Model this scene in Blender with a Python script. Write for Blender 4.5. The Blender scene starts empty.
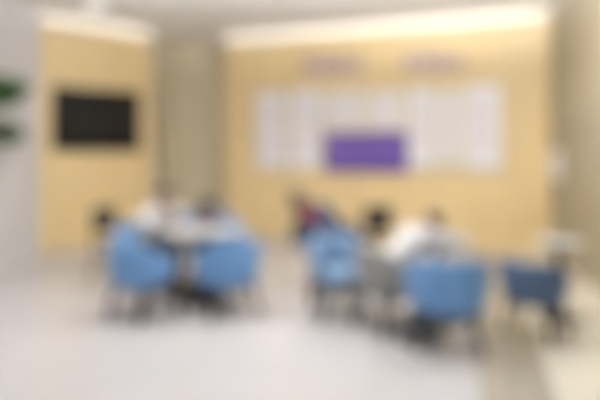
import bpy, bmesh, math, random
from mathutils import Vector, Matrix

random.seed(7)
SC = bpy.context.scene
COL = SC.collection
F = 560.0                 # focal length in pixels of the 600 x 400 frame
CAM_Z = 1.6
HORIZON = 150.0
CEIL = 3.58

# ------------------------------------------------------------------ camera
cam_d = bpy.data.cameras.new('camera')
cam = bpy.data.objects.new('camera', cam_d)
COL.objects.link(cam)
cam.location = (0, 0, CAM_Z)
cam.rotation_euler = (math.pi / 2, 0, 0)
cam_d.sensor_width = 36.0
cam_d.lens = F / 600.0 * 36.0
cam_d.shift_y = (HORIZON - 200.0) / 600.0
cam_d.clip_start = 0.05
# the photograph is badly out of focus: the lens is focused right in front of itself
BLUR = True
cam_d.dof.use_dof = BLUR
cam_d.dof.focus_distance = 0.40
cam_d.dof.aperture_fstop = (cam_d.lens / 1000.0) / 0.0200
SC.camera = cam

# ------------------------------------------------------------------ world, light, exposure
W = bpy.data.worlds.new('daylight')
SC.world = W
W.use_nodes = True
W.node_tree.nodes['Background'].inputs[0].default_value = (0.94, 0.99, 1.07, 1)
W.node_tree.nodes['Background'].inputs[1].default_value = 0.62
SC.view_settings.view_transform = 'Standard'
SC.view_settings.look = 'None'
SC.view_settings.gamma = 1.0
SC.view_settings.use_curve_mapping = False
SC.view_settings.exposure = 0.37
LAMP_W = 9.0
UP_W = 75.0              # upward share of each added, unseen fill lamp
COVE_W = 3.2            # added strip lamps that brighten the ceiling at the walls
SC.cycles.use_denoising = True
SC.cycles.max_bounces = 8
SC.cycles.caustics_reflective = False
SC.cycles.caustics_refractive = False


# ------------------------------------------------------------------ materials
def mat(name, col, rough=0.5, metal=0.0, var=0.0, scale=8.0, stretch=(1, 1, 1), col2=None, bump=0.0, emit=None, spec=0.5, sheen=0.0):
    m = bpy.data.materials.new(name)
    m.use_nodes = True
    nt = m.node_tree
    b = nt.nodes['Principled BSDF']
    b.inputs['Base Color'].default_value = (*col, 1)
    b.inputs['Roughness'].default_value = rough
    b.inputs['Metallic'].default_value = metal
    b.inputs['Specular IOR Level'].default_value = spec
    if sheen:
        b.inputs['Sheen Weight'].default_value = sheen
    if var or col2 or bump:
        tc = nt.nodes.new('ShaderNodeTexCoord')
        mp = nt.nodes.new('ShaderNodeMapping')
        mp.inputs['Scale'].default_value = stretch
        nz = nt.nodes.new('ShaderNodeTexNoise')
        nz.inputs['Scale'].default_value = scale
        nz.inputs['Detail'].default_value = 5
        nt.links.new(tc.outputs['Object'], mp.inputs[0])
        nt.links.new(mp.outputs[0], nz.inputs['Vector'])
        rp = nt.nodes.new('ShaderNodeValToRGB')
        c2 = col2 or tuple(c * (1 - var) for c in col)
        rp.color_ramp.elements[0].position = 0.3
        rp.color_ramp.elements[1].position = 0.7
        rp.color_ramp.elements[0].color = (*c2, 1)
        rp.color_ramp.elements[1].color = (*col, 1)
        nt.links.new(nz.outputs[0], rp.inputs[0])
        nt.links.new(rp.outputs[0], b.inputs['Base Color'])
        if bump:
            bp = nt.nodes.new('ShaderNodeBump')
            bp.inputs['Strength'].default_value = bump
            bp.inputs['Distance'].default_value = 0.01
            nt.links.new(nz.outputs[0], bp.inputs['Height'])
            nt.links.new(bp.outputs[0], b.inputs['Normal'])
    if emit:
        b.inputs['Emission Color'].default_value = (*emit[0], 1)
        b.inputs['Emission Strength'].default_value = emit[1]
    return m


def tiled(name, col, col2, mortar, bw, bh, msize, rough, spec=0.5, axis='XY', offset=0.0):
    m = mat(name, col, rough, spec=spec)
    nt = m.node_tree
    b = nt.nodes['Principled BSDF']
    tc = nt.nodes.new('ShaderNodeTexCoord')
    mp = nt.nodes.new('ShaderNodeMapping')
    if axis == 'XZ':
        mp.inputs['Rotation'].default_value = (math.pi / 2, 0, 0)
    br = nt.nodes.new('ShaderNodeTexBrick')
    br.offset = offset
    br.inputs['Color1'].default_value = (*col, 1)
    br.inputs['Color2'].default_value = (*col2, 1)
    br.inputs['Mortar'].default_value = (*mortar, 1)
    br.inputs['Scale'].default_value = 1.0
    br.inputs['Mortar Size'].default_value = msize
    br.inputs['Brick Width'].default_value = bw
    br.inputs['Row Height'].default_value = bh
    nz = nt.nodes.new('ShaderNodeTexNoise')
    nz.inputs['Scale'].default_value = 2.5
    nz.inputs['Detail'].default_value = 6
    mx = nt.nodes.new('ShaderNodeMix')
    mx.data_type = 'RGBA'
    mx.blend_type = 'MULTIPLY'
    mx.inputs[0].default_value = 0.12
    nt.links.new(tc.outputs['Object'], mp.inputs[0])
    nt.links.new(mp.outputs[0], br.inputs['Vector'])
    nt.links.new(tc.outputs['Object'], nz.inputs['Vector'])
    nt.links.new(br.outputs['Color'], mx.inputs[6])
    nt.links.new(nz.outputs[0], mx.inputs[7])
    nt.links.new(mx.outputs[2], b.inputs['Base Color'])
    return m


def wood(name, light, dark, seam, board=1.2):
    """Veneer panels: vertical grain, a seam every `board` metres."""
    m = mat(name, light, 0.42)
    nt = m.node_tree
    b = nt.nodes['Principled BSDF']
    tc = nt.nodes.new('ShaderNodeTexCoord')
    mp = nt.nodes.new('ShaderNodeMapping')
    mp.inputs['Scale'].default_value = (9, 9, 0.55)
    nz = nt.nodes.new('ShaderNodeTexNoise')
    nz.inputs['Scale'].default_value = 2.0
    nz.inputs['Detail'].default_value = 8
    rp = nt.nodes.new('ShaderNodeValToRGB')
    rp.color_ramp.elements[0].position = 0.3
    rp.color_ramp.elements[0].color = (*dark, 1)
    rp.color_ramp.elements[1].position = 0.68
    rp.color_ramp.elements[1].color = (*light, 1)
    sp = nt.nodes.new('ShaderNodeSeparateXYZ')
    md = nt.nodes.new('ShaderNodeMath')
    md.operation = 'PINGPONG'
    md.inputs[1].default_value = board / 2
    lt = nt.nodes.new('ShaderNodeMath')
    lt.operation = 'LESS_THAN'
    lt.inputs[1].default_value = 0.004
    mx = nt.nodes.new('ShaderNodeMix')
    mx.data_type = 'RGBA'
    mx.inputs[7].default_value = (*seam, 1)
    nt.links.new(tc.outputs['Object'], mp.inputs[0])
    nt.links.new(mp.outputs[0], nz.inputs['Vector'])
    nt.links.new(nz.outputs[0], rp.inputs[0])
    nt.links.new(tc.outputs['Object'], sp.inputs[0])
    nt.links.new(sp.outputs[0], md.inputs[0])
    nt.links.new(md.outputs[0], lt.inputs[0])
    nt.links.new(lt.outputs[0], mx.inputs[0])
    nt.links.new(rp.outputs[0], mx.inputs[6])
    nt.links.new(mx.outputs[2], b.inputs['Base Color'])
    return m


M = dict(
    oak=wood('oak_veneer', (0.80, 0.615, 0.325), (0.73, 0.54, 0.265), (0.40, 0.26, 0.11)),
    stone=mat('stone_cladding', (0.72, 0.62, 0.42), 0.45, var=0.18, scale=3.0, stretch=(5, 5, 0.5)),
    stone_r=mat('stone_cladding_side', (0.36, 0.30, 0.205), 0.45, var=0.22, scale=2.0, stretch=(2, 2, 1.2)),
    white_wall=mat('white_paint', (0.68, 0.655, 0.66), 0.6, var=0.03, scale=4),
    cream=mat('cream_paint', (0.74, 0.66, 0.50), 0.6, var=0.03, scale=4),
    ceiling=mat('ceiling_paint', (0.95, 0.92, 0.88), 0.8, var=0.02, scale=3),
    floor=tiled('pale_floor_tiles', (0.60, 0.565, 0.56), (0.59, 0.555, 0.55), (0.51, 0.475, 0.47), 0.8, 0.8, 0.004, 0.22),
    floor_b=tiled('beige_floor_tiles', (0.40, 0.35, 0.28), (0.385, 0.335, 0.27), (0.32, 0.28, 0.22), 0.6, 0.6, 0.004, 0.25),
    floor_c=tiled('pale_beige_floor_tiles', (0.76, 0.70, 0.58), (0.74, 0.68, 0.565), (0.47, 0.42, 0.34), 0.6, 0.6, 0.004, 0.25),
    skirt=mat('skirting', (0.62, 0.55, 0.45), 0.4, var=0.05),
    blue=mat('blue_upholstery', (0.13, 0.285, 0.53), 0.8, var=0.18, scale=60, bump=0.15, sheen=0.3),
    blue_l=mat('light_blue_upholstery', (0.165, 0.265, 0.41), 0.8, var=0.15, scale=60, bump=0.15, sheen=0.3),
    blue_d=mat('dark_blue_upholstery', (0.05, 0.095, 0.185), 0.85, var=0.2, scale=60, bump=0.15),
    navy=mat('navy_upholstery', (0.085, 0.135, 0.23), 0.85, var=0.2, scale=60, bump=0.15),
    metal_d=mat('black_metal', (0.018, 0.018, 0.02), 0.4, metal=0.3, var=0.2, scale=20),
    black_w=mat('black_stained_wood', (0.022, 0.018, 0.016), 0.45, var=0.3, scale=6, stretch=(6, 6, 1)),
    tabletop=mat('white_laminate', (0.50, 0.50, 0.49), 0.35, var=0.03, scale=5),
    edge=mat('grey_edge_band', (0.42, 0.41, 0.40), 0.4, var=0.05),
    screen=mat('dark_glass', (0.010, 0.008, 0.006), 0.4, var=0.2, scale=3, spec=0.12),
    casing=mat('black_plastic', (0.012, 0.012, 0.012), 0.5, var=0.2, scale=30),
    board=mat('white_board', (0.90, 0.86, 0.86), 0.45, var=0.03, scale=4),
    board_c=mat('cream_board', (0.86, 0.79, 0.68), 0.5, var=0.04, scale=4),
    print_g=mat('pale_print', (0.84, 0.78, 0.78), 0.5, var=0.1, scale=14),
    purple=mat('purple_board', (0.115, 0.060, 0.29), 0.45, var=0.12, scale=5),
    purple_l=mat('mauve_letter', (0.43, 0.32, 0.40), 0.45, var=0.08, scale=20),
    alu=mat('brushed_metal', (0.62, 0.60, 0.58), 0.35, metal=0.8, var=0.1, scale=30, stretch=(1, 1, 8)),
    leaf=mat('leaf_green', (0.075, 0.20, 0.05), 0.55, col2=(0.025, 0.09, 0.025), scale=9),
    soil=mat('soil', (0.05, 0.035, 0.025), 0.9, var=0.3, scale=40),
    planter=mat('white_planter', (0.76, 0.74, 0.73), 0.4, var=0.04),
    skin=mat('skin', (0.60, 0.36, 0.26), 0.5, var=0.08, scale=12),
    lips=mat('lips', (0.45, 0.17, 0.14), 0.45, var=0.1),
    eye_w=mat('eye_white', (0.8, 0.78, 0.75), 0.2, var=0.02),
    iris=mat('dark_iris', (0.03, 0.018, 0.012), 0.2, var=0.1),
    hair=mat('dark_hair', (0.022, 0.014, 0.011), 0.5, var=0.4, scale=30, stretch=(3, 3, 1)),
    shirt_w=mat('white_cotton', (0.60, 0.575, 0.55), 0.85, var=0.05, scale=14, bump=0.2),
    denim=mat('dark_denim', (0.045, 0.07, 0.125), 0.85, var=0.2, scale=14, bump=0.2),
    grey_f=mat('grey_upholstery', (0.28, 0.275, 0.255), 0.85, var=0.15, scale=60, bump=0.15),
    shirt_b=mat('blue_cotton', (0.13, 0.20, 0.32), 0.85, var=0.15, scale=14, bump=0.2),
    shirt_r=mat('dark_red_knit', (0.15, 0.022, 0.028), 0.85, var=0.25, scale=14, bump=0.2),
    trouser=mat('dark_trousers', (0.05, 0.05, 0.058), 0.9, var=0.2, scale=14, bump=0.2),
    trouser_g=mat('grey_trousers', (0.36, 0.34, 0.32), 0.9, var=0.12, scale=14, bump=0.2),
    shoe=mat('black_shoe', (0.02, 0.018, 0.018), 0.4, var=0.2),
    bag=mat('grey_bag_cloth', (0.15, 0.15, 0.146), 0.7, var=0.25, scale=30, bump=0.2),
    lampdiff=mat('lamp_diffuser', (0.9, 0.9, 0.9), 0.5, var=0.01, emit=((1, 0.96, 0.9), 0.8)),
)


# ------------------------------------------------------------------ object helpers
def link(name, mesh, parent=None, m=None, smooth=True, loc=(0, 0, 0), rotz=0.0):
    o = bpy.data.objects.new(name, mesh)
    COL.objects.link(o)
    if m is not None:
        mesh.materials.clear()
        mesh.materials.append(m)
    if smooth:
        for p in mesh.polygons:
            p.use_smooth = True
    o.location = loc
    o.rotation_euler = (0, 0, rotz)
    if parent is not None:
        o.parent = parent
    return o


def fin(name, bm, m, parent=None, smooth=True, bevel=0.0, loc=(0, 0, 0), rotz=0.0, sub=0):
    bmesh.ops.recalc_face_normals(bm, faces=bm.faces)
    me = bpy.data.meshes.new(name)
    bm.to_mesh(me)
    bm.free()
    o = link(name, me, parent, m, smooth, loc, rotz)
    if smooth and not sub:
        try:
            me.set_sharp_from_angle(angle=math.radians(42))
        except Exception:
            pass
    if bevel:
        b = o.modifiers.new('bevel', 'BEVEL')
        b.width = bevel
        b.segments = 3
        b.limit_method = 'ANGLE'
    if sub:
        s = o.modifiers.new('sub', 'SUBSURF')
        s.levels = s.render_levels = sub
    return o


def box(bm, c, s, rz=0.0):
    r = bmesh.ops.create_cube(bm, size=1.0, matrix=Matrix.Translation(c) @ Matrix.Rotation(rz, 4, 'Z') @ Matrix.Diagonal((*s, 1)))
    return r['verts']


def lathe(bm, prof, n=40, c=(0, 0, 0)):
    """Surface of revolution through (radius, z) pairs; ends are closed."""
    rings = []
    for r, z in prof:
        rings.append([bm.verts.new((c[0] + r * math.cos(2 * math.pi * k / n), c[1] + r * math.sin(2 * math.pi * k / n), c[2] + z)) for k in range(n)])
    for a, b in zip(rings, rings[1:]):
        for k in range(n):
            bm.faces.new((a[k], a[(k + 1) % n], b[(k + 1) % n], b[k]))
    bm.faces.new(rings[0])
    bm.faces.new(rings[-1])


def tube(bm, pts, r, n=12):
    """Tapered round bar along pts; r is one radius or a list."""
    pts = [Vector(p) for p in pts]
    rs = r if isinstance(r, (list, tuple)) else [r] * len(pts)
    rings = []
    for i, p in enumerate(pts):
        d = (pts[min(i + 1, len(pts) - 1)] - pts[max(i - 1, 0)]).normalized()
        a = d.cross(Vector((0, 0, 1)) if abs(d.z) < 0.9 else Vector((1, 0, 0))).normalized()
        b = d.cross(a)
        rings.append([bm.verts.new(p + (a * math.cos(2 * math.pi * k / n) + b * math.sin(2 * math.pi * k / n)) * rs[i]) for k in range(n)])
    for a, b in zip(rings, rings[1:]):
        for k in range(n):
            bm.faces.new((a[k], a[(k + 1) % n], b[(k + 1) % n], b[k]))
    bm.faces.new(rings[0])
    bm.faces.new(rings[-1])


def tag(o, label, cat, group=None):
    o['label'] = label
    o['category'] = cat
    if group:
        o['group'] = group
    return o


def thing(name, label, cat, loc=(0, 0, 0), rotz=0.0, group=None):
    o = bpy.data.objects.new(name, None)
    o.empty_display_size = 0.1
    COL.objects.link(o)
    o.location = loc
    o.rotation_euler = (0, 0, rotz)
    return tag(o, label, cat, group)


def dup(root, label, loc, rotz, group=None):
    r = root.copy()
    COL.objects.link(r)
    r.location = loc
    r.rotation_euler = (0, 0, rotz)
    r['label'] = label
    if group:
        r['group'] = group
    for ch in list(root.children):
        c = ch.copy()
        COL.objects.link(c)
        c.parent = r
        for g in list(ch.children):
            d = g.copy()
            COL.objects.link(d)
            d.parent = c
    return r


def struct(o):
    o['kind'] = 'structure'
    return o


# ------------------------------------------------------------------ the room
T_A, T_B = Vector((-3.86, 8.22)), Vector((-2.54, 9.5))      # wall with the television
B_A, B_B = Vector((-1.33, 9.96)), Vector((3.57, 8.0))       # wall with the boards
R_A, R_B = Vector((3.57, 8.0)), Vector((2.62, 2.9))         # stone wall on the right
L_A, L_B = Vector((-4.40, 2.2)), Vector((-3.86, 8.22))      # white wall on the left


def wall(name, a, b, m, thick=0.15, h=CEIL, z0=0.0):
    """A slab whose room face runs from a to b; local x runs along it, local +y points away from the camera side."""
    d = b - a
    L = d.length
    rz = math.atan2(d.y, d.x)
    bm = bmesh.new()
    box(bm, (L / 2, thick / 2, z0 + (h - z0) / 2), (L, thick, h - z0))
    return struct(fin(name, bm, m, smooth=False, loc=(a.x, a.y, 0), rotz=rz))


def baseboard(name, a, b, m, h=0.10):
    d = b - a
    bm = bmesh.new()
    box(bm, (d.length / 2, -0.006, h / 2), (d.length, 0.012, h))
    return struct(fin(name, bm, m, smooth=False, bevel=0.003, loc=(a.x, a.y, 0), rotz=math.atan2(d.y, d.x)))


bm = bmesh.new()
box(bm, (-0.3, 5.0, -0.05), (9.4, 12.4, 0.1))
struct(fin('floor', bm, M['floor'], smooth=False))
# beige strip of floor along the stone wall
bm = bmesh.new()
vs = [bm.verts.new((x, y, z)) for z in (0.0, 0.003) for x, y in ((1.05, 3.2), (1.52, 3.2), (3.10, 8.17), (2.52, 8.40))]
bm.faces.new(vs[0:4]); bm.faces.new(vs[4:8])
for k in range(4):
    bm.faces.new((vs[k], vs[(k + 1) % 4], vs[4 + (k + 1) % 4], vs[4 + k]))
struct(fin('floor_border', bm, M['floor_b'], smooth=False))
# paler strip between it and the wall
bm = bmesh.new()
vs = [bm.verts.new((x, y, z)) for z in (0.0, 0.003) for x, y in ((1.52, 3.2), (2.67, 3.2), (3.56, 7.98), (3.10, 8.17))]
bm.faces.new(vs[0:4]); bm.faces.new(vs[4:8])
for k in range(4):
    bm.faces.new((vs[k], vs[(k + 1) % 4], vs[4 + (k + 1) % 4], vs[4 + k]))
struct(fin('floor_edge', bm, M['floor_c'], smooth=False))
bm = bmesh.new()
box(bm, (-0.3, 5.0, CEIL + 0.05), (9.4, 12.4, 0.1))
struct(fin('ceiling', bm, M['ceiling'], smooth=False))

wall('wall_left', L_A, L_B, M['white_wall'])
wall('wall_television', T_A, T_B, M['oak'])
wall('wall_recess_side', T_B, Vector((-2.50, 10.62)), M['cream'])
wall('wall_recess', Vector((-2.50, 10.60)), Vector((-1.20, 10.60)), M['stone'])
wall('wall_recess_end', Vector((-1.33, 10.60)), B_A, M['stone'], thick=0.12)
wall('wall_back', B_A, B_B, M['oak'])
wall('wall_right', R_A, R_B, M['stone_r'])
baseboard('baseboard_left', L_A, L_B, M['planter'])
baseboard('baseboard_television', T_A, T_B, M['skirt'])
baseboard('baseboard_recess', Vector((-2.50, 10.60)), Vector((-1.33, 10.60)), M['skirt'])
baseboard('baseboard_back', B_A, B_B, M['skirt'])
baseboard('baseboard_right', R_A, R_B, M['skirt'])
# white edge trim where the oak wall meets the white wall
bm = bmesh.new()
box(bm, (-3.86, 8.18, CEIL / 2), (0.06, 0.08, CEIL))
struct(fin('trim_1', bm, M['white_wall'], smooth=False, bevel=0.006))


def on_wall(a, b, px, py):
    """Wall coordinates (distance along it, height) of the point a sight line meets."""
    d = (b - a).normalized()
    k = (px - 300.0) / F
    # a + u d = (k Y, Y)
    u = (k * a.y - a.x) / (d.x - k * d.y)
    Y = a.y + u * d.y
    return u, CAM_Z - (py - HORIZON) * Y / F


def at(px, Y):
    return (px - 300.0) * Y / F


# ------------------------------------------------------------------ ceiling lamp, added fill lamps
def ceiling_light(label, x, y, g='round lamps set in the ceiling'):
    t = thing('ceiling_light', label, 'ceiling light', (x, y, CEIL), 0, g)
    bm = bmesh.new()
    lathe(bm, [(0.20, -0.001), (0.24, -0.004), (0.245, -0.018), (0.235, -0.026), (0.205, -0.026)], 48)
    fin('lamp_frame', bm, M['planter'], t)
    bm = bmesh.new()
    lathe(bm, [(0.203, -0.006), (0.203, -0.020), (0.16, -0.026), (0.02, -0.030)], 48)
    fin('diffuser', bm, M['lampdiff'], t)
    ld = bpy.data.lights.new('ceiling_lamp', 'AREA')
    ld.shape = 'DISK'
    ld.size = 0.5
    ld.energy = LAMP_W * 0.35
    ld.color = (0.97, 0.98, 1.0)
    lo = bpy.data.objects.new('ceiling_lamp', ld)
    COL.objects.link(lo)
    lo.parent = t
    lo.location = (0, 0, -0.045)
    return t


ceiling_light('round lamp in the white ceiling above the television wall', -2.75, 7.55)


def added_pendant(x, y, z, label):  # lamps added out of view to brighten the far ceiling
    """Added, unseen ring lamp on a rod, a fill light that shines up at the ceiling and down at the tables."""
    t = thing('added_pendant', label, 'added fill lamp', (x, y, z), 0, 'added fill lamps above the tables')
    bm = bmesh.new()
    lathe(bm, [(0.30, -0.03), (0.33, -0.025), (0.335, 0.025), (0.30, 0.03)], 48)
    fin('lamp_shade', bm, M['planter'], t)
    bm = bmesh.new()
    tube(bm, [(0, 0, 0.03), (0, 0, CEIL - z - 0.02)], 0.008)
    fin('rod', bm, M['alu'], t)
    bm = bmesh.new()
    lathe(bm, [(0.05, CEIL - z - 0.025), (0.05, CEIL - z)], 24)
    fin('canopy', bm, M['planter'], t)
    for up in (0, 1):
        bm = bmesh.new()
        lathe(bm, [(0.28, 0.0305), (0.27, 0.036), (0.02, 0.037)] if up else [(0.28, -0.0305), (0.27, -0.036), (0.02, -0.037)], 48)
        fin('diffuser', bm, M['lampdiff'], t)
        ld = bpy.data.lights.new('fill_glow', 'AREA')
        ld.shape = 'DISK'
        ld.size = 0.55
        ld.energy = (UP_W if up else LAMP_W) * (0.12 if y < 4 else 2.1 if x < 0 else 3.0)
        ld.color = (0.955, 0.985, 1.0)
        lo = bpy.data.objects.new('fill_glow', ld)
        COL.objects.link(lo)
        lo.parent = t
        lo.location = (0, 0, 0.05 if up else -0.05)
        lo.rotation_euler = ((math.pi - math.radians((3 if x < 0 else 17) if y > 4 else 0)) if up else 0, 0, 0)
    return t


for y, zz in ((2.6, 2.60), (5.35, 3.25)):
    for x in (-1.7, 0.4, 2.2):
        added_pendant(x, y, zz, 'flat white added fill lamp over the tables, unseen above the picture')


def added_cornice(n, a, b):  # ledge and strip lamp added to lift the ceiling brightness near the wall
    """Added slim ledge under the ceiling along a wall, with an added strip lamp lying on it."""
    d = b - a
    rz = math.atan2(d.y, d.x)
    bm = bmesh.new()
    box(bm, (d.length / 2, -0.05, CEIL - 0.135), (d.length, 0.10, 0.03))
    box(bm, (d.length / 2, -0.095, CEIL - 0.115), (d.length, 0.012, 0.05))
    o = struct(fin(f'trim_{n}', bm, M['cream'], smooth=False, bevel=0.003, loc=(a.x, a.y, 0), rotz=rz))
    bm = bmesh.new()                           # white band added above the ledge so the wall top reads as ceiling
    box(bm, (d.length / 2, -0.004, CEIL - 0.06), (d.length, 0.008, 0.12))
    struct(fin(f'trim_{n + 10}', bm, M['ceiling'], smooth=False, loc=(a.x, a.y, 0), rotz=rz))
    ld = bpy.data.lights.new('cove_fill', 'AREA')
    ld.shape = 'RECTANGLE'
    ld.size = d.length - 0.1
    ld.size_y = 0.04
    ld.energy = COVE_W * d.length / 5.0
    ld.color = (1.0, 0.97, 0.92)
    lo = bpy.data.objects.new('cove_fill', ld)
    COL.objects.link(lo)
    lo.parent = o
    lo.location = (d.length / 2, -0.05, CEIL - 0.112)
    lo.rotation_euler = (math.pi + math.radians(50), 0, 0)


added_cornice(2, B_A, B_B)
added_cornice(3, T_A, T_B)

# ------------------------------------------------------------------ television
def television():
    u0, zc = on_wall(T_A, T_B, 51.5, 121)
    u1, _ = on_wall(T_A, T_B, 138.5, 121)
    w, h = u1 - u0, 0.97
    z = 1.6 + 30 * 8.8 / F
    d = (T_B - T_A).normalized()
    c = T_A + d * ((u0 + u1) / 2)
    t = thing('television', 'black wide television screen hung on the oak wall at left', 'television', (c.x, c.y, z), math.atan2(d.y, d.x))
    bm = bmesh.new()
    box(bm, (0, -0.045, 0), (w, 0.03, h))
    fin('casing', bm, M['casing'], t, smooth=False, bevel=0.008)
    bm = bmesh.new()
    box(bm, (0, -0.062, 0.008), (w - 0.035, 0.006, h - 0.05))
    fin('screen', bm, M['screen'], t, smooth=False, bevel=0.002)
    bm = bmesh.new()
    box(bm, (0, -0.015, 0), (0.5, 0.029, 0.4))
    fin('wall_bracket', bm, M['metal_d'], t, smooth=False, bevel=0.003)
    bm = bmesh.new()
    box(bm, (0, -0.060, -h / 2 + 0.012), (0.16, 0.006, 0.012))
    fin('sensor_strip', bm, M['edge'], t, smooth=False, bevel=0.002)


television()

# ------------------------------------------------------------------ boards on the oak wall
BD = (B_B - B_A).normalized()
BRZ = math.atan2(BD.y, BD.x)


def board(name, px0, px1, py0, py1, label, m, group=None, lines=True, depth=0.03, cat='board'):
    pc = (px0 + px1) / 2
    u0, _ = on_wall(B_A, B_B, px0, 120)
    u1, _ = on_wall(B_A, B_B, px1, 120)
    _, z1 = on_wall(B_A, B_B, pc, py0)
    _, z0 = on_wall(B_A, B_B, pc, py1)
    c = B_A + BD * ((u0 + u1) / 2)
    w, h = u1 - u0, z1 - z0
    t = thing(name, label, cat, (c.x, c.y, (z0 + z1) / 2), BRZ, group)
    bm = bmesh.new()
    box(bm, (0, -0.012 - depth / 2, 0), (w, depth, h))
    fin('panel', bm, m, t, smooth=False, bevel=0.006)
    bm = bmesh.new()
    for sx in (-1, 1):
        box(bm, (sx * (w / 2 + 0.004), -0.012 - depth / 2, 0), (0.012, depth + 0.01, h + 0.02))
        box(bm, (0, -0.012 - depth / 2, sx * (h / 2 + 0.004)), (w + 0.02, depth + 0.01, 0.012))
    fin('frame', bm, M['purple'] if m is M['purple'] else M['alu'], t, smooth=False, bevel=0.002)
    for sx in (-1, 1):
        for sz in (-1, 1):
            bm = bmesh.new()
            bmesh.ops.create_cone(bm, cap_ends=True, segments=16, radius1=0.014, radius2=0.014, depth=depth + 0.018,
                                  matrix=Matrix.Translation((sx * (w / 2 - 0.035), -0.012 - depth / 2, sz * (h / 2 - 0.035))) @ Matrix.Rotation(math.pi / 2, 4, 'X'))
            fin('standoff', bm, M['alu'], t)
    if lines:
        bm = bmesh.new()
        box(bm, (0, -0.013 - depth, 0.02), (w * 0.72, 0.004, h * 0.72))
        fin('printed_sheet', bm, M['print_g'], t, smooth=False)
    return t


G = 'white information boards on the oak wall'
board('information_board', 258, 287, 92, 168, 'tall white information board, leftmost on the oak wall', M['board'], G)
board('information_board', 292, 322, 90, 168, 'tall white information board just left of the purple board', M['board'], G)
board('information_board', 326, 364, 91, 129, 'small pale board above the left half of the purple board', M['board_c'], G)
board('information_board', 368, 405, 91, 129, 'small pale board above the right half of the purple board', M['board_c'], G)
board('information_board', 410, 434, 89, 168, 'narrow white information board just right of the purple board', M['board'], G)
board('information_board', 438, 460, 89, 167, 'narrow cream information board second from the right end', M['board_c'], G)
board('information_board', 464, 501, 86, 169, 'tall white information board, rightmost on the oak wall', M['board'], G)
board('display_board', 327, 407, 133, 171, 'purple rectangular display board low in the middle of the white boards', M['purple'], None, lines=False, depth=0.05)

# raised title over the boards: blurred beyond reading, so only bar strokes of the right size and colour
STROKES = [
    [(0, .42, .9, .2), (0, .05, .7, .2), (0, -.4, 1, .2), (0, 0, .2, .9)],
    [(-.32, 0, .2, .9), (.1, .38, .75, .2), (.1, 0, .6, .2), (.1, -.4, .75, .2), (.42, 0, .2, .7)],
    [(0, .4, 1, .2), (-.25, -.05, .2, .8), (.25, -.05, .2, .8), (0, -.1, .6, .2), (0, -.42, .95, .2)],
    [(-.3, .15, .4, .2), (-.3, -.1, .2, .75), (.2, .3, .55, .2), (.2, -.05, .2, .8), (.2, -.4, .6, .2)],
]


def title(pxs, py, hpx, what, g):
    ords = ['first', 'second', 'third', 'fourth']
    for i, px in enumerate(pxs):
        u, z = on_wall(B_A, B_B, px, py)
        c = B_A + BD * u
        _, z2 = on_wall(B_A, B_B, px, py - hpx)
        s = z2 - z
        bm = bmesh.new()
        for cx, cz, w, h in STROKES[i % 4]:
            box(bm, (cx * s, -0.014, cz * s), (w * s, 0.026, h * s * 1.25))
        o = fin('wall_letter', bm, M['purple_l'], smooth=False, bevel=0.002, loc=(c.x, c.y, z), rotz=BRZ)
        tag(o, f'{ords[i]} mauve raised character of the {what} title on the oak wall', 'lettering', g)


title((309, 325, 341, 357), 65, 15, 'left', 'mauve characters of the left title')
title((410, 426, 442, 457), 62, 14, 'right', 'mauve characters of the right title')

# ------------------------------------------------------------------ plate on the stone wall
RD = (R_B - R_A).normalized()
c = R_A + RD * 0.42
t = thing('wall_notice', 'small white notice plate on the stone wall at right', 'sign', (c.x, c.y, 1.40), math.atan2(RD.y, RD.x))
bm = bmesh.new()
box(bm, (0, -0.012, 0), (0.52, 0.02, 0.40))
fin('plate', bm, M['board'], t, smooth=False, bevel=0.004)
bm = bmesh.new()
for sx in (-1, 1):
    box(bm, (sx * 0.26, -0.013, 0), (0.015, 0.026, 0.415))
    box(bm, (0, -0.013, sx * 0.20), (0.535, 0.026, 0.015))
fin('frame', bm, M['alu'], t, smooth=False, bevel=0.002)


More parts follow.
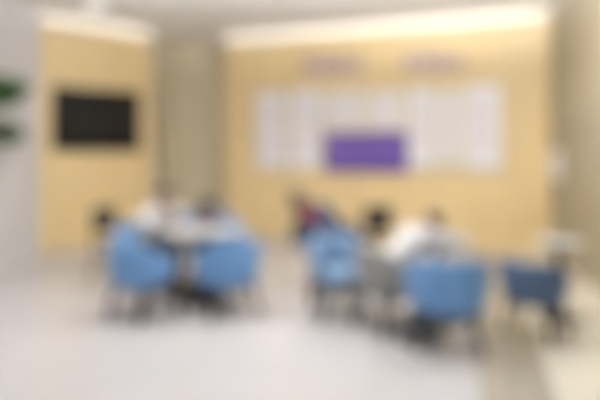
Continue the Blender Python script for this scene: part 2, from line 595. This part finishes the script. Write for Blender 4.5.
# ------------------------------------------------------------------ plants on the white wall
def wall_planter(u, z, label, seed, tall):
    rnd = random.Random(seed)
    d = (L_B - L_A).normalized()
    c = L_A + d * u
    t = thing('wall_planter', label, 'plant', (c.x, c.y, z), math.atan2(d.y, d.x), 'leafy planters on the white wall')
    bm = bmesh.new()
    n = 24
    w, dp, h = 0.70, 0.16, 0.12
    vs = box(bm, (0, -dp / 2 - 0.002, 0), (w, dp, h))
    for v in vs:
        if v.co.z < 0:
            v.co.x *= 0.94
            v.co.y = v.co.y * 0.85 if v.co.y < -0.05 else v.co.y
    top = max(bm.faces, key=lambda f: f.calc_center_median().z)
    bmesh.ops.inset_region(bm, faces=[top], thickness=0.012, depth=0)
    for v in top.verts:
        v.co.z -= 0.02
    fin('planter_box', bm, M['planter'], t, smooth=False, bevel=0.004)
    bm = bmesh.new()
    box(bm, (0, -dp / 2, h / 2 - 0.018), (w - 0.04, dp - 0.04, 0.012))
    fin('soil', bm, M['soil'], t, smooth=False)
    bm = bmesh.new()
    for i in range(260):
        bx = rnd.uniform(-w / 2 + 0.03, w / 2 - 0.03)
        root = Vector((bx, -dp / 2 + rnd.uniform(-0.04, 0.04), h / 2 - 0.012))
        L = rnd.uniform(0.5, 1.0) * tall
        out = Vector((rnd.uniform(-0.4, 0.4), rnd.uniform(-0.75, 0.1), 1)).normalized()
        side = out.cross(Vector((0, 1, 0.2))).normalized()
        wl = rnd.uniform(0.028, 0.046)
        prev = None
        for k in range(6):
            s = k / 5
            p = root + out * L * s + Vector((0, -0.10 * s * s, -0.14 * s * s * rnd.uniform(0.6, 1)))
            p.y = min(p.y, -0.012)
            ww = wl * math.sin(math.pi * min(0.97, 0.10 + 0.88 * s))
            a, b, m_ = bm.verts.new(p - side * ww), bm.verts.new(p + side * ww), bm.verts.new(p + Vector((0, 0, -ww * 0.3)))
            if prev:
                bm.faces.new((prev[0], prev[2], m_, a))
                bm.faces.new((prev[2], prev[1], b, m_))
            prev = (a, b, m_)
    fin('foliage', bm, M['leaf'], t)
    return t


wall_planter(4.86, 2.08, 'upper planter of dark green leaves on the white wall at left', 3, 0.58)
wall_planter(4.86, 1.60, 'lower planter of dark green leaves on the white wall at left', 4, 0.46)


# ------------------------------------------------------------------ blue tub chair
def shell_bm():
    """Curved back and arms in one padded shell, open to the front (+y)."""
    bm = bmesh.new()
    n = 40
    span = math.radians(128)
    cols = []
    for i in range(n + 1):
        th = -span + 2 * span * i / n          # 0 = straight back
        s = abs(th) / span
        top = 0.745 - 0.15 * (0.5 - 0.5 * math.cos(math.pi * min(1, max(0, (s - 0.25) / 0.6))))
        bot = 0.315 + 0.06 * s * s             # the lower rim rises towards the arms
        ring = []
        thick = 0.058 - 0.012 * s

        def pt(r, z, flare=0.0):
            rx, ry = 0.292 + flare, 0.285 + flare
            return Vector((math.sin(th) * (rx + r), -math.cos(th) * (ry + r), z))
        prof = [(-0.030, bot), (-0.006, bot + 0.05), (0.010, bot + 0.18), (0.016, top - 0.035), (0.010, top - 0.012), (-thick * .35, top),
                (-thick * .75, top - 0.006), (-thick, top - 0.035), (-thick, 0.46), (-thick, 0.36), (-thick * .98, bot + 0.03), (-0.042, bot)]
        for r, z in prof:
            ring.append(bm.verts.new(pt(r, z, 0.0)))
        cols.append(ring)
    for a, b in zip(cols, cols[1:]):
        m = len(a)
        for k in range(m):
            bm.faces.new((a[k], a[(k + 1) % m], b[(k + 1) % m], b[k]))
    bm.faces.new(cols[0])
    bm.faces.new(cols[-1])
    return bm


def cushion_bm(rx, ry, z0, z1, cy=0.0, n=40, e=2.8):
    bm = bmesh.new()
    prof = [(0.0, z0), (0.86, z0), (0.97, z0 + 0.018), (1.0, (z0 + z1) / 2), (0.985, z1 - 0.022), (0.90, z1 - 0.004), (0.55, z1 + 0.006), (0.0, z1 + 0.010)]
    rings = []
    for r, z in prof[1:-1]:
        ring = []
        for k in range(n):
            a = 2 * math.pi * k / n
            c, s = math.cos(a), math.sin(a)
            ring.append(bm.verts.new((rx * r * math.copysign(abs(c) ** (2 / e), c), cy + ry * r * math.copysign(abs(s) ** (2 / e), s), z)))
        rings.append(ring)
    for a, b in zip(rings, rings[1:]):
        for k in range(n):
            bm.faces.new((a[k], a[(k + 1) % n], b[(k + 1) % n], b[k]))
    bm.faces.new(rings[0])
    bm.faces.new(rings[-1])
    return bm


def tub_chair(label, fabric, group):
    t = thing('tub_chair', label, 'chair', (0, 0, 0), 0, group)
    fin('backrest', shell_bm(), fabric, t)
    fin('seat', cushion_bm(0.228, 0.245, 0.33, 0.445, 0.03), fabric, t)
    bm = bmesh.new()
    box(bm, (0, 0.02, 0.300), (0.40, 0.40, 0.045))
    fin('seat_frame', bm, M['metal_d'], t, smooth=False, bevel=0.008)
    bm = bmesh.new()                           # welt along the lower rim of the shell
    tube(bm, [(math.sin(a) * 0.262, -math.cos(a) * 0.255, 0.314 + 0.06 * (a / math.radians(128)) ** 2) for a in [math.radians(-126 + 252 * k / 36) for k in range(37)]], 0.006, 8)
    fin('piping', bm, fabric, t)
    for sx, sy in ((-1, -1), (1, -1), (-1, 1), (1, 1)):
        bm = bmesh.new()
        tube(bm, [(sx * 0.165, 0.02 + sy * 0.165, 0.30), (sx * 0.225, 0.02 + sy * 0.215, 0.008)], [0.024, 0.017], 12)
        lathe(bm, [(0.020, 0.0), (0.020, 0.012)], 12, (sx * 0.225, 0.02 + sy * 0.215, 0))
        fin('leg', bm, M['metal_d'], t)
    return t


def facing(x, y, tx, ty):
    """z rotation that turns local +y from (x, y) towards (tx, ty)."""
    return math.atan2(ty - y, tx - x) - math.pi / 2


LT = (-1.06, 6.05)        # left table
RT = (1.30, 5.32)         # right table
ST = (2.46, 5.32)         # small table at the stone wall

GB = 'tub chairs'
ch = tub_chair('blue tub chair with its back turned, left front of the left table', M['blue'], GB)
ch.location = (-1.53, 5.43, 0)
ch.rotation_euler.z = facing(-1.53, 5.43, *LT)


def place(label, x, y, tx, ty):
    return dup(ch, label, (x, y, 0), facing(x, y, tx, ty), GB)


c2_ = place('blue tub chair with its back turned, right front of the left table', -0.72, 5.50, *LT)
c2_.scale = ch.scale = (1.14, 1.06, 1.0)
place('blue tub chair under the person in white at the left table', -1.80, 6.47, *LT)
place('blue tub chair under the bowed person in blue behind the left table', -1.02, 6.77, *LT)
c3_ = place('large blue tub chair nearest the camera, in front of the dark grey bag', 1.205, 4.60, 1.32, 5.30)
c3_.scale = (1.14, 1.04, 1.0)
# a lighter blue one
ch2 = dup(ch, 'light blue empty tub chair in the middle, open side towards the camera', (at(338, 5.45), 5.45, 0), facing(0, 0, 0.25, -1), GB)
for c_ in ch2.children:
    if c_.name.split('.')[0] in ('backrest', 'seat', 'piping'):
        c_.data = c_.data.copy()
        c_.data.materials[0] = M['blue_l']
cf = place('dark blue tub chair under the person in the red scarf, behind the light blue chair', 0.38, 6.25, 0.38, 7.2)
for c_ in cf.children:
    if c_.name.split('.')[0] in ('backrest', 'seat', 'piping'):
        c_.data = c_.data.copy()
        c_.data.materials[0] = M['blue_d']
ch2.scale = (0.98, 0.98, 1.0)
# the grey one
gc = dup(ch, 'grey tub chair under the leaning person in white at right', (0.79, 5.06, 0), facing(0.79, 5.06, *RT), 'tub chairs')
gc.scale = (0.98, 0.98, 1.0)
for c_ in gc.children:
    if c_.name.split('.')[0] in ('backrest', 'seat', 'piping'):
        c_.data = c_.data.copy()
        c_.data.materials[0] = M['grey_f']
# the navy one by the stone wall, lower in the back
ch3 = dup(ch, 'navy blue tub chair at the small table by the stone wall', (at(534, 4.85), 4.85, 0), facing(at(534, 4.85), 4.85, *ST), GB)
ch3.scale = (0.95, 0.95, 1.0)
for c_ in ch3.children:
    if c_.name.split('.')[0] in ('backrest', 'seat', 'piping'):
        c_.data = c_.data.copy()
        c_.data.materials[0] = M['navy']
        if c_.name.split('.')[0] == 'backrest':
            for v in c_.data.vertices:
                if v.co.z > 0.46:
                    v.co.z = 0.46 + (v.co.z - 0.46) * 0.72


# ------------------------------------------------------------------ black side chairs
def side_chair(label, loc, rz):
    t = thing('side_chair', label, 'chair', loc, rz, 'side chairs')
    fin('seat', cushion_bm(0.215, 0.21, 0.425, 0.465, 0.0), M['black_w'], t)
    bm = bmesh.new()
    n = 16
    rows = []
    for z, w in ((0.56, 0.17), (0.60, 0.19), (0.72, 0.20), (0.84, 0.195), (0.88, 0.17)):
        for dy in (0,):
            rows.append([(w * (2 * k / n - 1), -0.195 - 0.06 * (z - 0.46) - 0.035 * (1 - (2 * k / n - 1) ** 2), z) for k in range(n + 1)])
    f_ = [[bm.verts.new((x, y + 0.011, z)) for x, y, z in r] for r in rows]
    b_ = [[bm.verts.new((x, y - 0.011, z)) for x, y, z in r] for r in rows]
    for g in (f_, b_):
        for i in range(len(rows) - 1):
            for k in range(n):
                bm.faces.new((g[i][k], g[i][k + 1], g[i + 1][k + 1], g[i + 1][k]))
    for i in range(len(rows) - 1):
        for k in (0, n):
            bm.faces.new((f_[i][k], f_[i + 1][k], b_[i + 1][k], b_[i][k]))
    for i in (0, -1):
        for k in range(n):
            bm.faces.new((f_[i][k], f_[i][k + 1], b_[i][k + 1], b_[i][k]))
    fin('backrest', bm, M['black_w'], t)
    for sx in (-1, 1):
        bm = bmesh.new()
        tube(bm, [(sx * 0.185, 0.175, 0.43), (sx * 0.195, 0.19, 0.0)], [0.018, 0.012])
        fin('leg', bm, M['black_w'], t)
        bm = bmesh.new()
        tube(bm, [(sx * 0.178, -0.215, 0.80), (sx * 0.180, -0.19, 0.45), (sx * 0.195, -0.215, 0.0)], [0.013, 0.018, 0.012])
        fin('leg', bm, M['black_w'], t)
        bm = bmesh.new()
        tube(bm, [(sx * 0.190, 0.185, 0.20), (sx * 0.188, -0.205, 0.22)], 0.008)
        fin('stretcher', bm, M['black_w'], t)
    return t


sc1 = side_chair('black side chair left of the left table, before the oak wall', (at(117, 7.0), 7.0, 0), facing(at(117, 7.0), 7.0, -1.0, 6.4))
dup(sc1, 'black side chair behind the blue chairs in the middle', (at(371, 7.4), 7.4, 0), facing(0, 0, -0.3, 1))


# ------------------------------------------------------------------ tables
def round_table(label, x, y, r, base_r=0.28):
    t = thing('round_table', label, 'table', (x, y, 0), 0, 'white round pedestal tables')
    bm = bmesh.new()
    lathe(bm, [(r - 0.03, 0.712), (r - 0.004, 0.716), (r, 0.724), (r, 0.732), (r - 0.006, 0.740), (r - 0.05, 0.742), (0.02, 0.742)], 64)
    fin('tabletop', bm, M['tabletop'], t)
    bm = bmesh.new()
    lathe(bm, [(0.16, 0.690), (0.16, 0.7115), (0.05, 0.7118)], 40)
    fin('mounting_plate', bm, M['metal_d'], t)
    bm = bmesh.new()
    lathe(bm, [(0.075, 0.03), (0.042, 0.07), (0.036, 0.2), (0.036, 0.62), (0.06, 0.689)], 32)
    fin('column', bm, M['metal_d'], t)
    bm = bmesh.new()
    lathe(bm, [(base_r - 0.005, 0.0), (base_r, 0.006), (base_r, 0.014), (base_r - 0.03, 0.024), (0.09, 0.034), (0.05, 0.06)], 56)
    fin('base', bm, M['metal_d'], t)
    return t


round_table('white round table on a black pedestal between the left group of chairs', *LT, 0.42, 0.30)
round_table('white round table behind the large blue chair, before the leaning person in white', *RT, 0.32)
round_table('small white round table beside the stone wall and navy chair', *ST, 0.22, 0.20)


# ------------------------------------------------------------------ bag on the floor
def bag(x, y, rz):
    t = thing('handbag', 'dark grey soft bag on the floor behind the nearest blue chair', 'bag', (x, y, 0), rz)
    bm = bmesh.new()
    prof = [(0.0, 0.88), (0.02, 0.98), (0.10, 1.05), (0.18, 1.0), (0.24, 0.85), (0.265, 0.6)]
    n = 36
    rings = []
    for z, k in prof:
        ring = []
        z *= 0.86
        for i in range(n):
            a = 2 * math.pi * i / n
            c_, s_ = math.cos(a), math.sin(a)
            ring.append(bm.verts.new((0.185 * (0.9 + 0.1 * k) * math.copysign(abs(c_) ** 0.6, c_), 0.095 * k * math.copysign(abs(s_) ** 0.6, s_), z)))
        rings.append(ring)
    for a, b in zip(rings, rings[1:]):
        for i in range(n):
            bm.faces.new((a[i], a[(i + 1) % n], b[(i + 1) % n], b[i]))
    bm.faces.new(rings[0]); bm.faces.new(rings[-1])
    fin('bag_body', bm, M['bag'], t)
    for sy in (-1, 1):
        bm = bmesh.new()
        tube(bm, [(0.09 * math.cos(a), sy * 0.045 * (1 - 0.35 * math.sin(a)), 0.20 + 0.10 * math.sin(a)) for a in [math.pi * k / 16 for k in range(17)]], 0.008, 8)
        fin('handle', bm, M['bag'], t)
    bm = bmesh.new()
    box(bm, (0, 0, 0.230), (0.24, 0.012, 0.006))
    fin('zip', bm, M['alu'], t, smooth=False, bevel=0.002)


bag(1.00, 4.66, 0.05)


# ------------------------------------------------------------------ people
def skin_mesh(chains, sub=1):
    """Grow one smooth surface per chain of (point, radius) with the Skin modifier; returns a bmesh of all of them."""
    out = bmesh.new()
    for verts, edges, radii in chains:
        me = bpy.data.meshes.new('chain')
        me.from_pydata([tuple(v) for v in verts], edges, [])
        o = bpy.data.objects.new('chain', me)
        COL.objects.link(o)
        o.modifiers.new('skin', 'SKIN').use_smooth_shade = True
        sv = me.skin_vertices[0].data
        for i, r in enumerate(radii):
            r = r if isinstance(r, tuple) else (r, r)
            sv[i].radius = r
            sv[i].use_root = (i == 0)
        s = o.modifiers.new('sub', 'SUBSURF')
        s.levels = s.render_levels = sub
        dg = bpy.context.evaluated_depsgraph_get()
        ev = o.evaluated_get(dg)
        tmp = ev.to_mesh()
        out.from_mesh(tmp)
        ev.to_mesh_clear()
        bpy.data.objects.remove(o)
        bpy.data.meshes.remove(me)
    return out


def remesh(bm, voxel, smooth=4):
    """Fuse everything in bm into one continuous surface."""
    me = bpy.data.meshes.new('fuse')
    bmesh.ops.recalc_face_normals(bm, faces=bm.faces)
    bm.to_mesh(me)
    bm.free()
    o = bpy.data.objects.new('fuse', me)
    COL.objects.link(o)
    r = o.modifiers.new('r', 'REMESH')
    r.mode = 'VOXEL'
    r.voxel_size = voxel
    if smooth:
        s = o.modifiers.new('s', 'SMOOTH')
        s.factor = 0.5
        s.iterations = smooth
    dg = bpy.context.evaluated_depsgraph_get()
    ev = o.evaluated_get(dg)
    tmp = ev.to_mesh()
    res = bmesh.new()
    res.from_mesh(tmp)
    ev.to_mesh_clear()
    bpy.data.objects.remove(o)
    bpy.data.meshes.remove(me)
    return res


def ik(a, c, l1, l2, pole):
    """Middle joint of a two-bone limb from a to c bending towards pole; also the reachable end."""
    d = c - a
    L = min(d.length, (l1 + l2) * 0.985)
    dn = d.normalized()
    c = a + dn * L
    x = (l1 * l1 - l2 * l2 + L * L) / (2 * L)
    h = math.sqrt(max(0, l1 * l1 - x * x))
    p = pole - dn * pole.dot(dn)
    p.normalize()
    return a + dn * x + p * h, c


def blob(bm, c, r, M4=Matrix.Identity(4), u=20, v=14):
    bmesh.ops.create_uvsphere(bm, u_segments=u, v_segments=v, radius=1.0, matrix=M4 @ Matrix.Translation(c) @ Matrix.Diagonal((*r, 1)))


def hand_chains(w, d, n, side):
    """Palm and five curled fingers. w wrist, d direction of the hand, n back of the hand, side +1 = thumb on +s."""
    s = d.cross(n).normalized()
    palm = [w - d * 0.02, w + d * 0.02, w + d * 0.055, w + d * 0.085]
    ch = [(palm, [(0, 1), (1, 2), (2, 3)], [(0.024, 0.020), (0.032, 0.018), (0.038, 0.016), (0.036, 0.014)])]
    for i, L in enumerate((0.068, 0.076, 0.071, 0.056)):
        off = (i - 1.5) * 0.0215 * side * -1
        b = w + d * 0.075 + s * off
        d1 = (d + s * off * 2.0).normalized()
        p1 = b + d1 * L * 0.48
        p2 = p1 + (d1 * 0.85 - n * 0.5).normalized() * L * 0.32
        p3 = p2 + (d1 * 0.55 - n * 0.85).normalized() * L * 0.28
        ch.append(([b, p1, p2, p3], [(0, 1), (1, 2), (2, 3)], [0.0092, 0.0088, 0.0082, 0.0068]))
    b = w + d * 0.025 + s * side * 0.026
    p1 = b + (d * 0.7 + s * side * 0.7).normalized() * 0.034
    p2 = p1 + (d * 0.9 + s * side * 0.35 - n * 0.2).normalized() * 0.030
    p3 = p2 + (d * 0.95 - n * 0.3).normalized() * 0.022
    ch.append(([b, p1, p2, p3], [(0, 1), (1, 2), (2, 3)], [0.0125, 0.0110, 0.0100, 0.0080]))
    return ch


def person(label, loc, rz, shirt, trouser, fwd=0.3, side=0.0, head_pitch=0.3, head_yaw=0.0, hair='short',
           hands=None, knees=0.10, feet_y=0.40, bun=False, scarf=None, elbow=0.12):
    """Seated figure. Local +y is forwards, origin on the floor under the hips. fwd / side tip the trunk (radians)."""
    t = thing('person', label, 'person', loc, rz)
    V = Vector
    P = V((0, 0, 0.535))
    R = Matrix.Rotation(-fwd, 3, 'X')
    R = Matrix.Rotation(side, 3, 'Y') @ R
    def tr(x, y, z):
        return P + R @ V((x, y, z))
    waist, chest, top, neck, skull = tr(0, 0, 0.16), tr(0, 0.01, 0.32), tr(0, 0.0, 0.45), tr(0, 0.005, 0.515), None
    shL, shR = tr(-0.185, 0.0, 0.425), tr(0.185, 0.0, 0.425)
    HR = Matrix.Rotation(head_yaw, 3, 'Z') @ R @ Matrix.Rotation(-(head_pitch), 3, 'X')
    hc = neck + HR @ V((0, 0.025, 0.125))
    hands = hands or (V((-0.16, 0.50, 0.765)), V((0.16, 0.50, 0.765)))
    arms = []
    for sx, sh, hd in ((-1, shL, hands[0]), (1, shR, hands[1])):
        el, hd = ik(sh, V(hd), 0.29, 0.26, V((sx * 1.0, -0.3, elbow)))
        arms.append((sx, sh, el, hd))
    legs = []
    for sx in (-1, 1):
        hip = P + V((sx * 0.095, 0.02, -0.02))
        knee = V((sx * (knees + 0.03), 0.44, 0.505))
        ank = V((sx * (knees + 0.02), feet_y, 0.085))
        toe = V((sx * (knees + 0.04), feet_y + 0.15, 0.035))
        legs.append((sx, hip, knee, ank, toe))

    # --- body: one continuous surface
    vs = [P, waist, chest, top, neck, neck + (hc - neck) * 0.6]
    es = [(0, 1), (1, 2), (2, 3), (3, 4), (4, 5)]
    rs = [(0.125, 0.10), (0.105, 0.085), (0.115, 0.085), (0.085, 0.07), (0.056, 0.056), (0.055, 0.055)]
    bm = skin_mesh([(vs, es, rs)])
    limbs = []
    for sx, sh, el, hd in arms:
        limbs.append(([top, sh, (sh + el) / 2, el, el + (hd - el) * 0.35, hd], [(k, k + 1) for k in range(5)], [0.06, 0.056, 0.046, 0.038, 0.037, 0.025]))
        d = (hd - el).normalized()
        d = (d + V((0, 0.5, -0.05))).normalized()
        nn = V((0, 0, 1)) - d * d.z
        nn.normalize()
        limbs += hand_chains(hd, d, nn, -sx)
    for sx, hip, knee, ank, toe in legs:
        limbs.append(([hip, (hip + knee) / 2, knee, knee + (ank - knee) * 0.3, ank], [(k, k + 1) for k in range(4)], [0.085, 0.075, 0.055, 0.053, 0.036]))
        limbs.append(([ank + V((0, -0.04, -0.03)), ank + V((0, 0.03, -0.035)), toe], [(0, 1), (1, 2)], [0.034, 0.036, 0.026]))
    b2 = skin_mesh(limbs)
    me = bpy.data.meshes.new('tmp'); b2.to_mesh(me); b2.free(); bm.from_mesh(me); bpy.data.meshes.remove(me)
    H = Matrix.Translation(hc) @ HR.to_4x4()
    blob(bm, (0, -0.005, 0.02), (0.078, 0.096, 0.095), H)
    blob(bm, (0, 0.018, -0.045), (0.060, 0.066, 0.072), H)      # jaw
    blob(bm, (0, 0.055, -0.085), (0.026, 0.024, 0.022), H)      # chin
    blob(bm, (0, 0.088, -0.012), (0.013, 0.020, 0.026), H)      # nose
    blob(bm, (0, 0.096, -0.026), (0.017, 0.015, 0.012), H)
    for sx in (-1, 1):
        blob(bm, (sx * 0.080, -0.005, -0.010), (0.010, 0.020, 0.032), H)   # ears
        blob(bm, (sx * 0.034, 0.074, 0.022), (0.022, 0.012, 0.008), H)     # brows
    body = fin('body', remesh(bm, 0.007, 3), M['skin'], t)

    for sx in (-1, 1):
        bm = bmesh.new()
        blob(bm, (sx * 0.031, 0.079, 0.004), (0.014, 0.010, 0.008), H)
        e = fin('eye', bm, M['eye_w'], t)
        bm = bmesh.new()
        blob(bm, (sx * 0.031, 0.0865, 0.003), (0.006, 0.004, 0.006), H)
        fin('iris', bm, M['iris'], e)
    bm = bmesh.new()
    blob(bm, (0, 0.081, -0.056), (0.024, 0.010, 0.009), H)
    fin('mouth', bm, M['lips'], t)

    # --- hair: a cap over crown, sides and nape
    bm = bmesh.new()
    blob(bm, (0, -0.014, 0.030), (0.090, 0.104, 0.098), H, 36, 26)
    Hi = H.inverted()
    kill = []
    for v in bm.verts:
        q = Hi @ v.co
        low = -0.055 if hair == 'short' else -0.10
        if (q.y > 0.035 and q.z < 0.062 - 0.25 * abs(q.x)) or q.z < low:
            kill.append(v)
    bmesh.ops.delete(bm, geom=kill, context='VERTS')
    if hair == 'long':
        blob(bm, (0, -0.060, -0.055), (0.105, 0.075, 0.125), H, 24, 16)
    if bun:
        blob(bm, (0, -0.125, 0.06), (0.042, 0.038, 0.042), H)
    ho = fin('hair', bm, M['hair'], t)
    so = ho.modifiers.new('thick', 'SOLIDIFY')
    so.thickness = 0.014
    so.offset = -1
    # --- shirt
    ch = [(
        [P + V((0, 0.0, -0.03)), P + V((0, 0, 0.03)), waist, chest, top, neck - (neck - top) * 0.25], [(k, k + 1) for k in range(5)],
        [(0.168, 0.125), (0.172, 0.130), (0.152, 0.118), (0.172, 0.122), (0.138, 0.095), (0.066, 0.064)])]
    for sx, sh, el, hd in arms:
        ch.append(([top, sh, (sh + el) / 2, el, el + (hd - el) * 0.4, el + (hd - el) * 0.86], [(k, k + 1) for k in range(5)], [0.075, 0.072, 0.061, 0.053, 0.048, 0.036]))
    so_ = fin('shirt', remesh(skin_mesh(ch), 0.010, 5), shirt, t)
    bm = bmesh.new()                                          # collar
    ax = (neck - top).normalized()
    cx = ax.cross(V((0, 1, 0))).normalized()
    cy = ax.cross(cx)
    cc = top + (neck - top) * 0.62
    tube(bm, [cc + (cx * math.cos(a) + cy * math.sin(a)) * 0.064 for a in [2 * math.pi * k / 24 for k in range(25)]], 0.013, 8)
    fin('collar', bm, shirt, t)
    if scarf:
        bm = bmesh.new()
        for rr, th, dz in ((0.085, 0.042, 0.0), (0.100, 0.044, -0.045)):
            pp = [cc + ax * dz + (cx * math.cos(a) + cy * math.sin(a)) * rr for a in [2 * math.pi * k / 24 for k in range(25)]]
            tube(bm, pp, th, 10)
        tube(bm, [cc + cy * 0.10, cc + cy * 0.135 - ax * 0.10, cc + cy * 0.14 - ax * 0.26], [0.035, 0.040, 0.036], 10)
        fin('scarf', bm, scarf, t)
    # --- trousers
    ch = [([P + V((0, -0.01, 0.05)), P + V((0, 0, -0.02))], [(0, 1)], [(0.165, 0.125), (0.16, 0.105)])]
    for sx, hip, knee, ank, toe in legs:
        ch.append(([hip, (hip + knee) / 2, knee, knee + (ank - knee) * 0.45, ank + V((0, 0, 0.02))], [(k, k + 1) for k in range(4)], [0.100, 0.088, 0.070, 0.066, 0.058]))
    fin('trousers', remesh(skin_mesh(ch), 0.010, 5), trouser, t)
    for sx, hip, knee, ank, toe in legs:
        bm = skin_mesh([([ank + V((0, -0.055, -0.040)), ank + V((0, 0.02, -0.036)), toe + V((0, -0.02, 0.006)), toe + V((0, 0.03, 0.0))], [(0, 1), (1, 2), (2, 3)],
                         [(0.038, 0.040), (0.043, 0.046), (0.046, 0.034), (0.036, 0.026)])])
        for v in bm.verts:
            v.co.z = max(v.co.z, 0.0)
        fin('shoe', bm, M['shoe'], t)
    return t


V3 = Vector
person('person in a white shirt with dark hair seated at the left table', (-1.80, 6.47, 0), facing(-1.80, 6.47, *LT), M['shirt_w'], M['trouser'],
       fwd=0.50, head_pitch=-0.05, hands=(V3((-0.18, 0.46, 0.775)), V3((0.15, 0.48, 0.775))))
person('person in blue bowed over the far side of the left table', (-1.02, 6.77, 0), facing(-1.02, 6.77, *LT), M['shirt_b'], M['trouser'],
       fwd=0.78, head_pitch=0.25, hair='long', hands=(V3((-0.14, 0.40, 0.775)), V3((0.16, 0.40, 0.775))))
person('person in a white shirt leaning right towards the table at right', (0.79, 5.06, 0), facing(0.79, 5.06, *RT), M['shirt_w'], M['trouser'],
       fwd=0.84, head_pitch=0.42, hands=(V3((-0.12, 0.58, 0.775)), V3((0.14, 0.56, 0.775))))
person('person in a dark blue jacket and dark red scarf, leaning left in the middle', (0.38, 6.25, 0), 0.0, M['denim'], M['trouser_g'],
       fwd=0.05, side=-0.68, head_pitch=0.2, hair='long', hands=(V3((-0.26, 0.30, 0.68)), V3((0.275, 0.10, 0.705))), scarf=M['shirt_r'], elbow=-1.2)
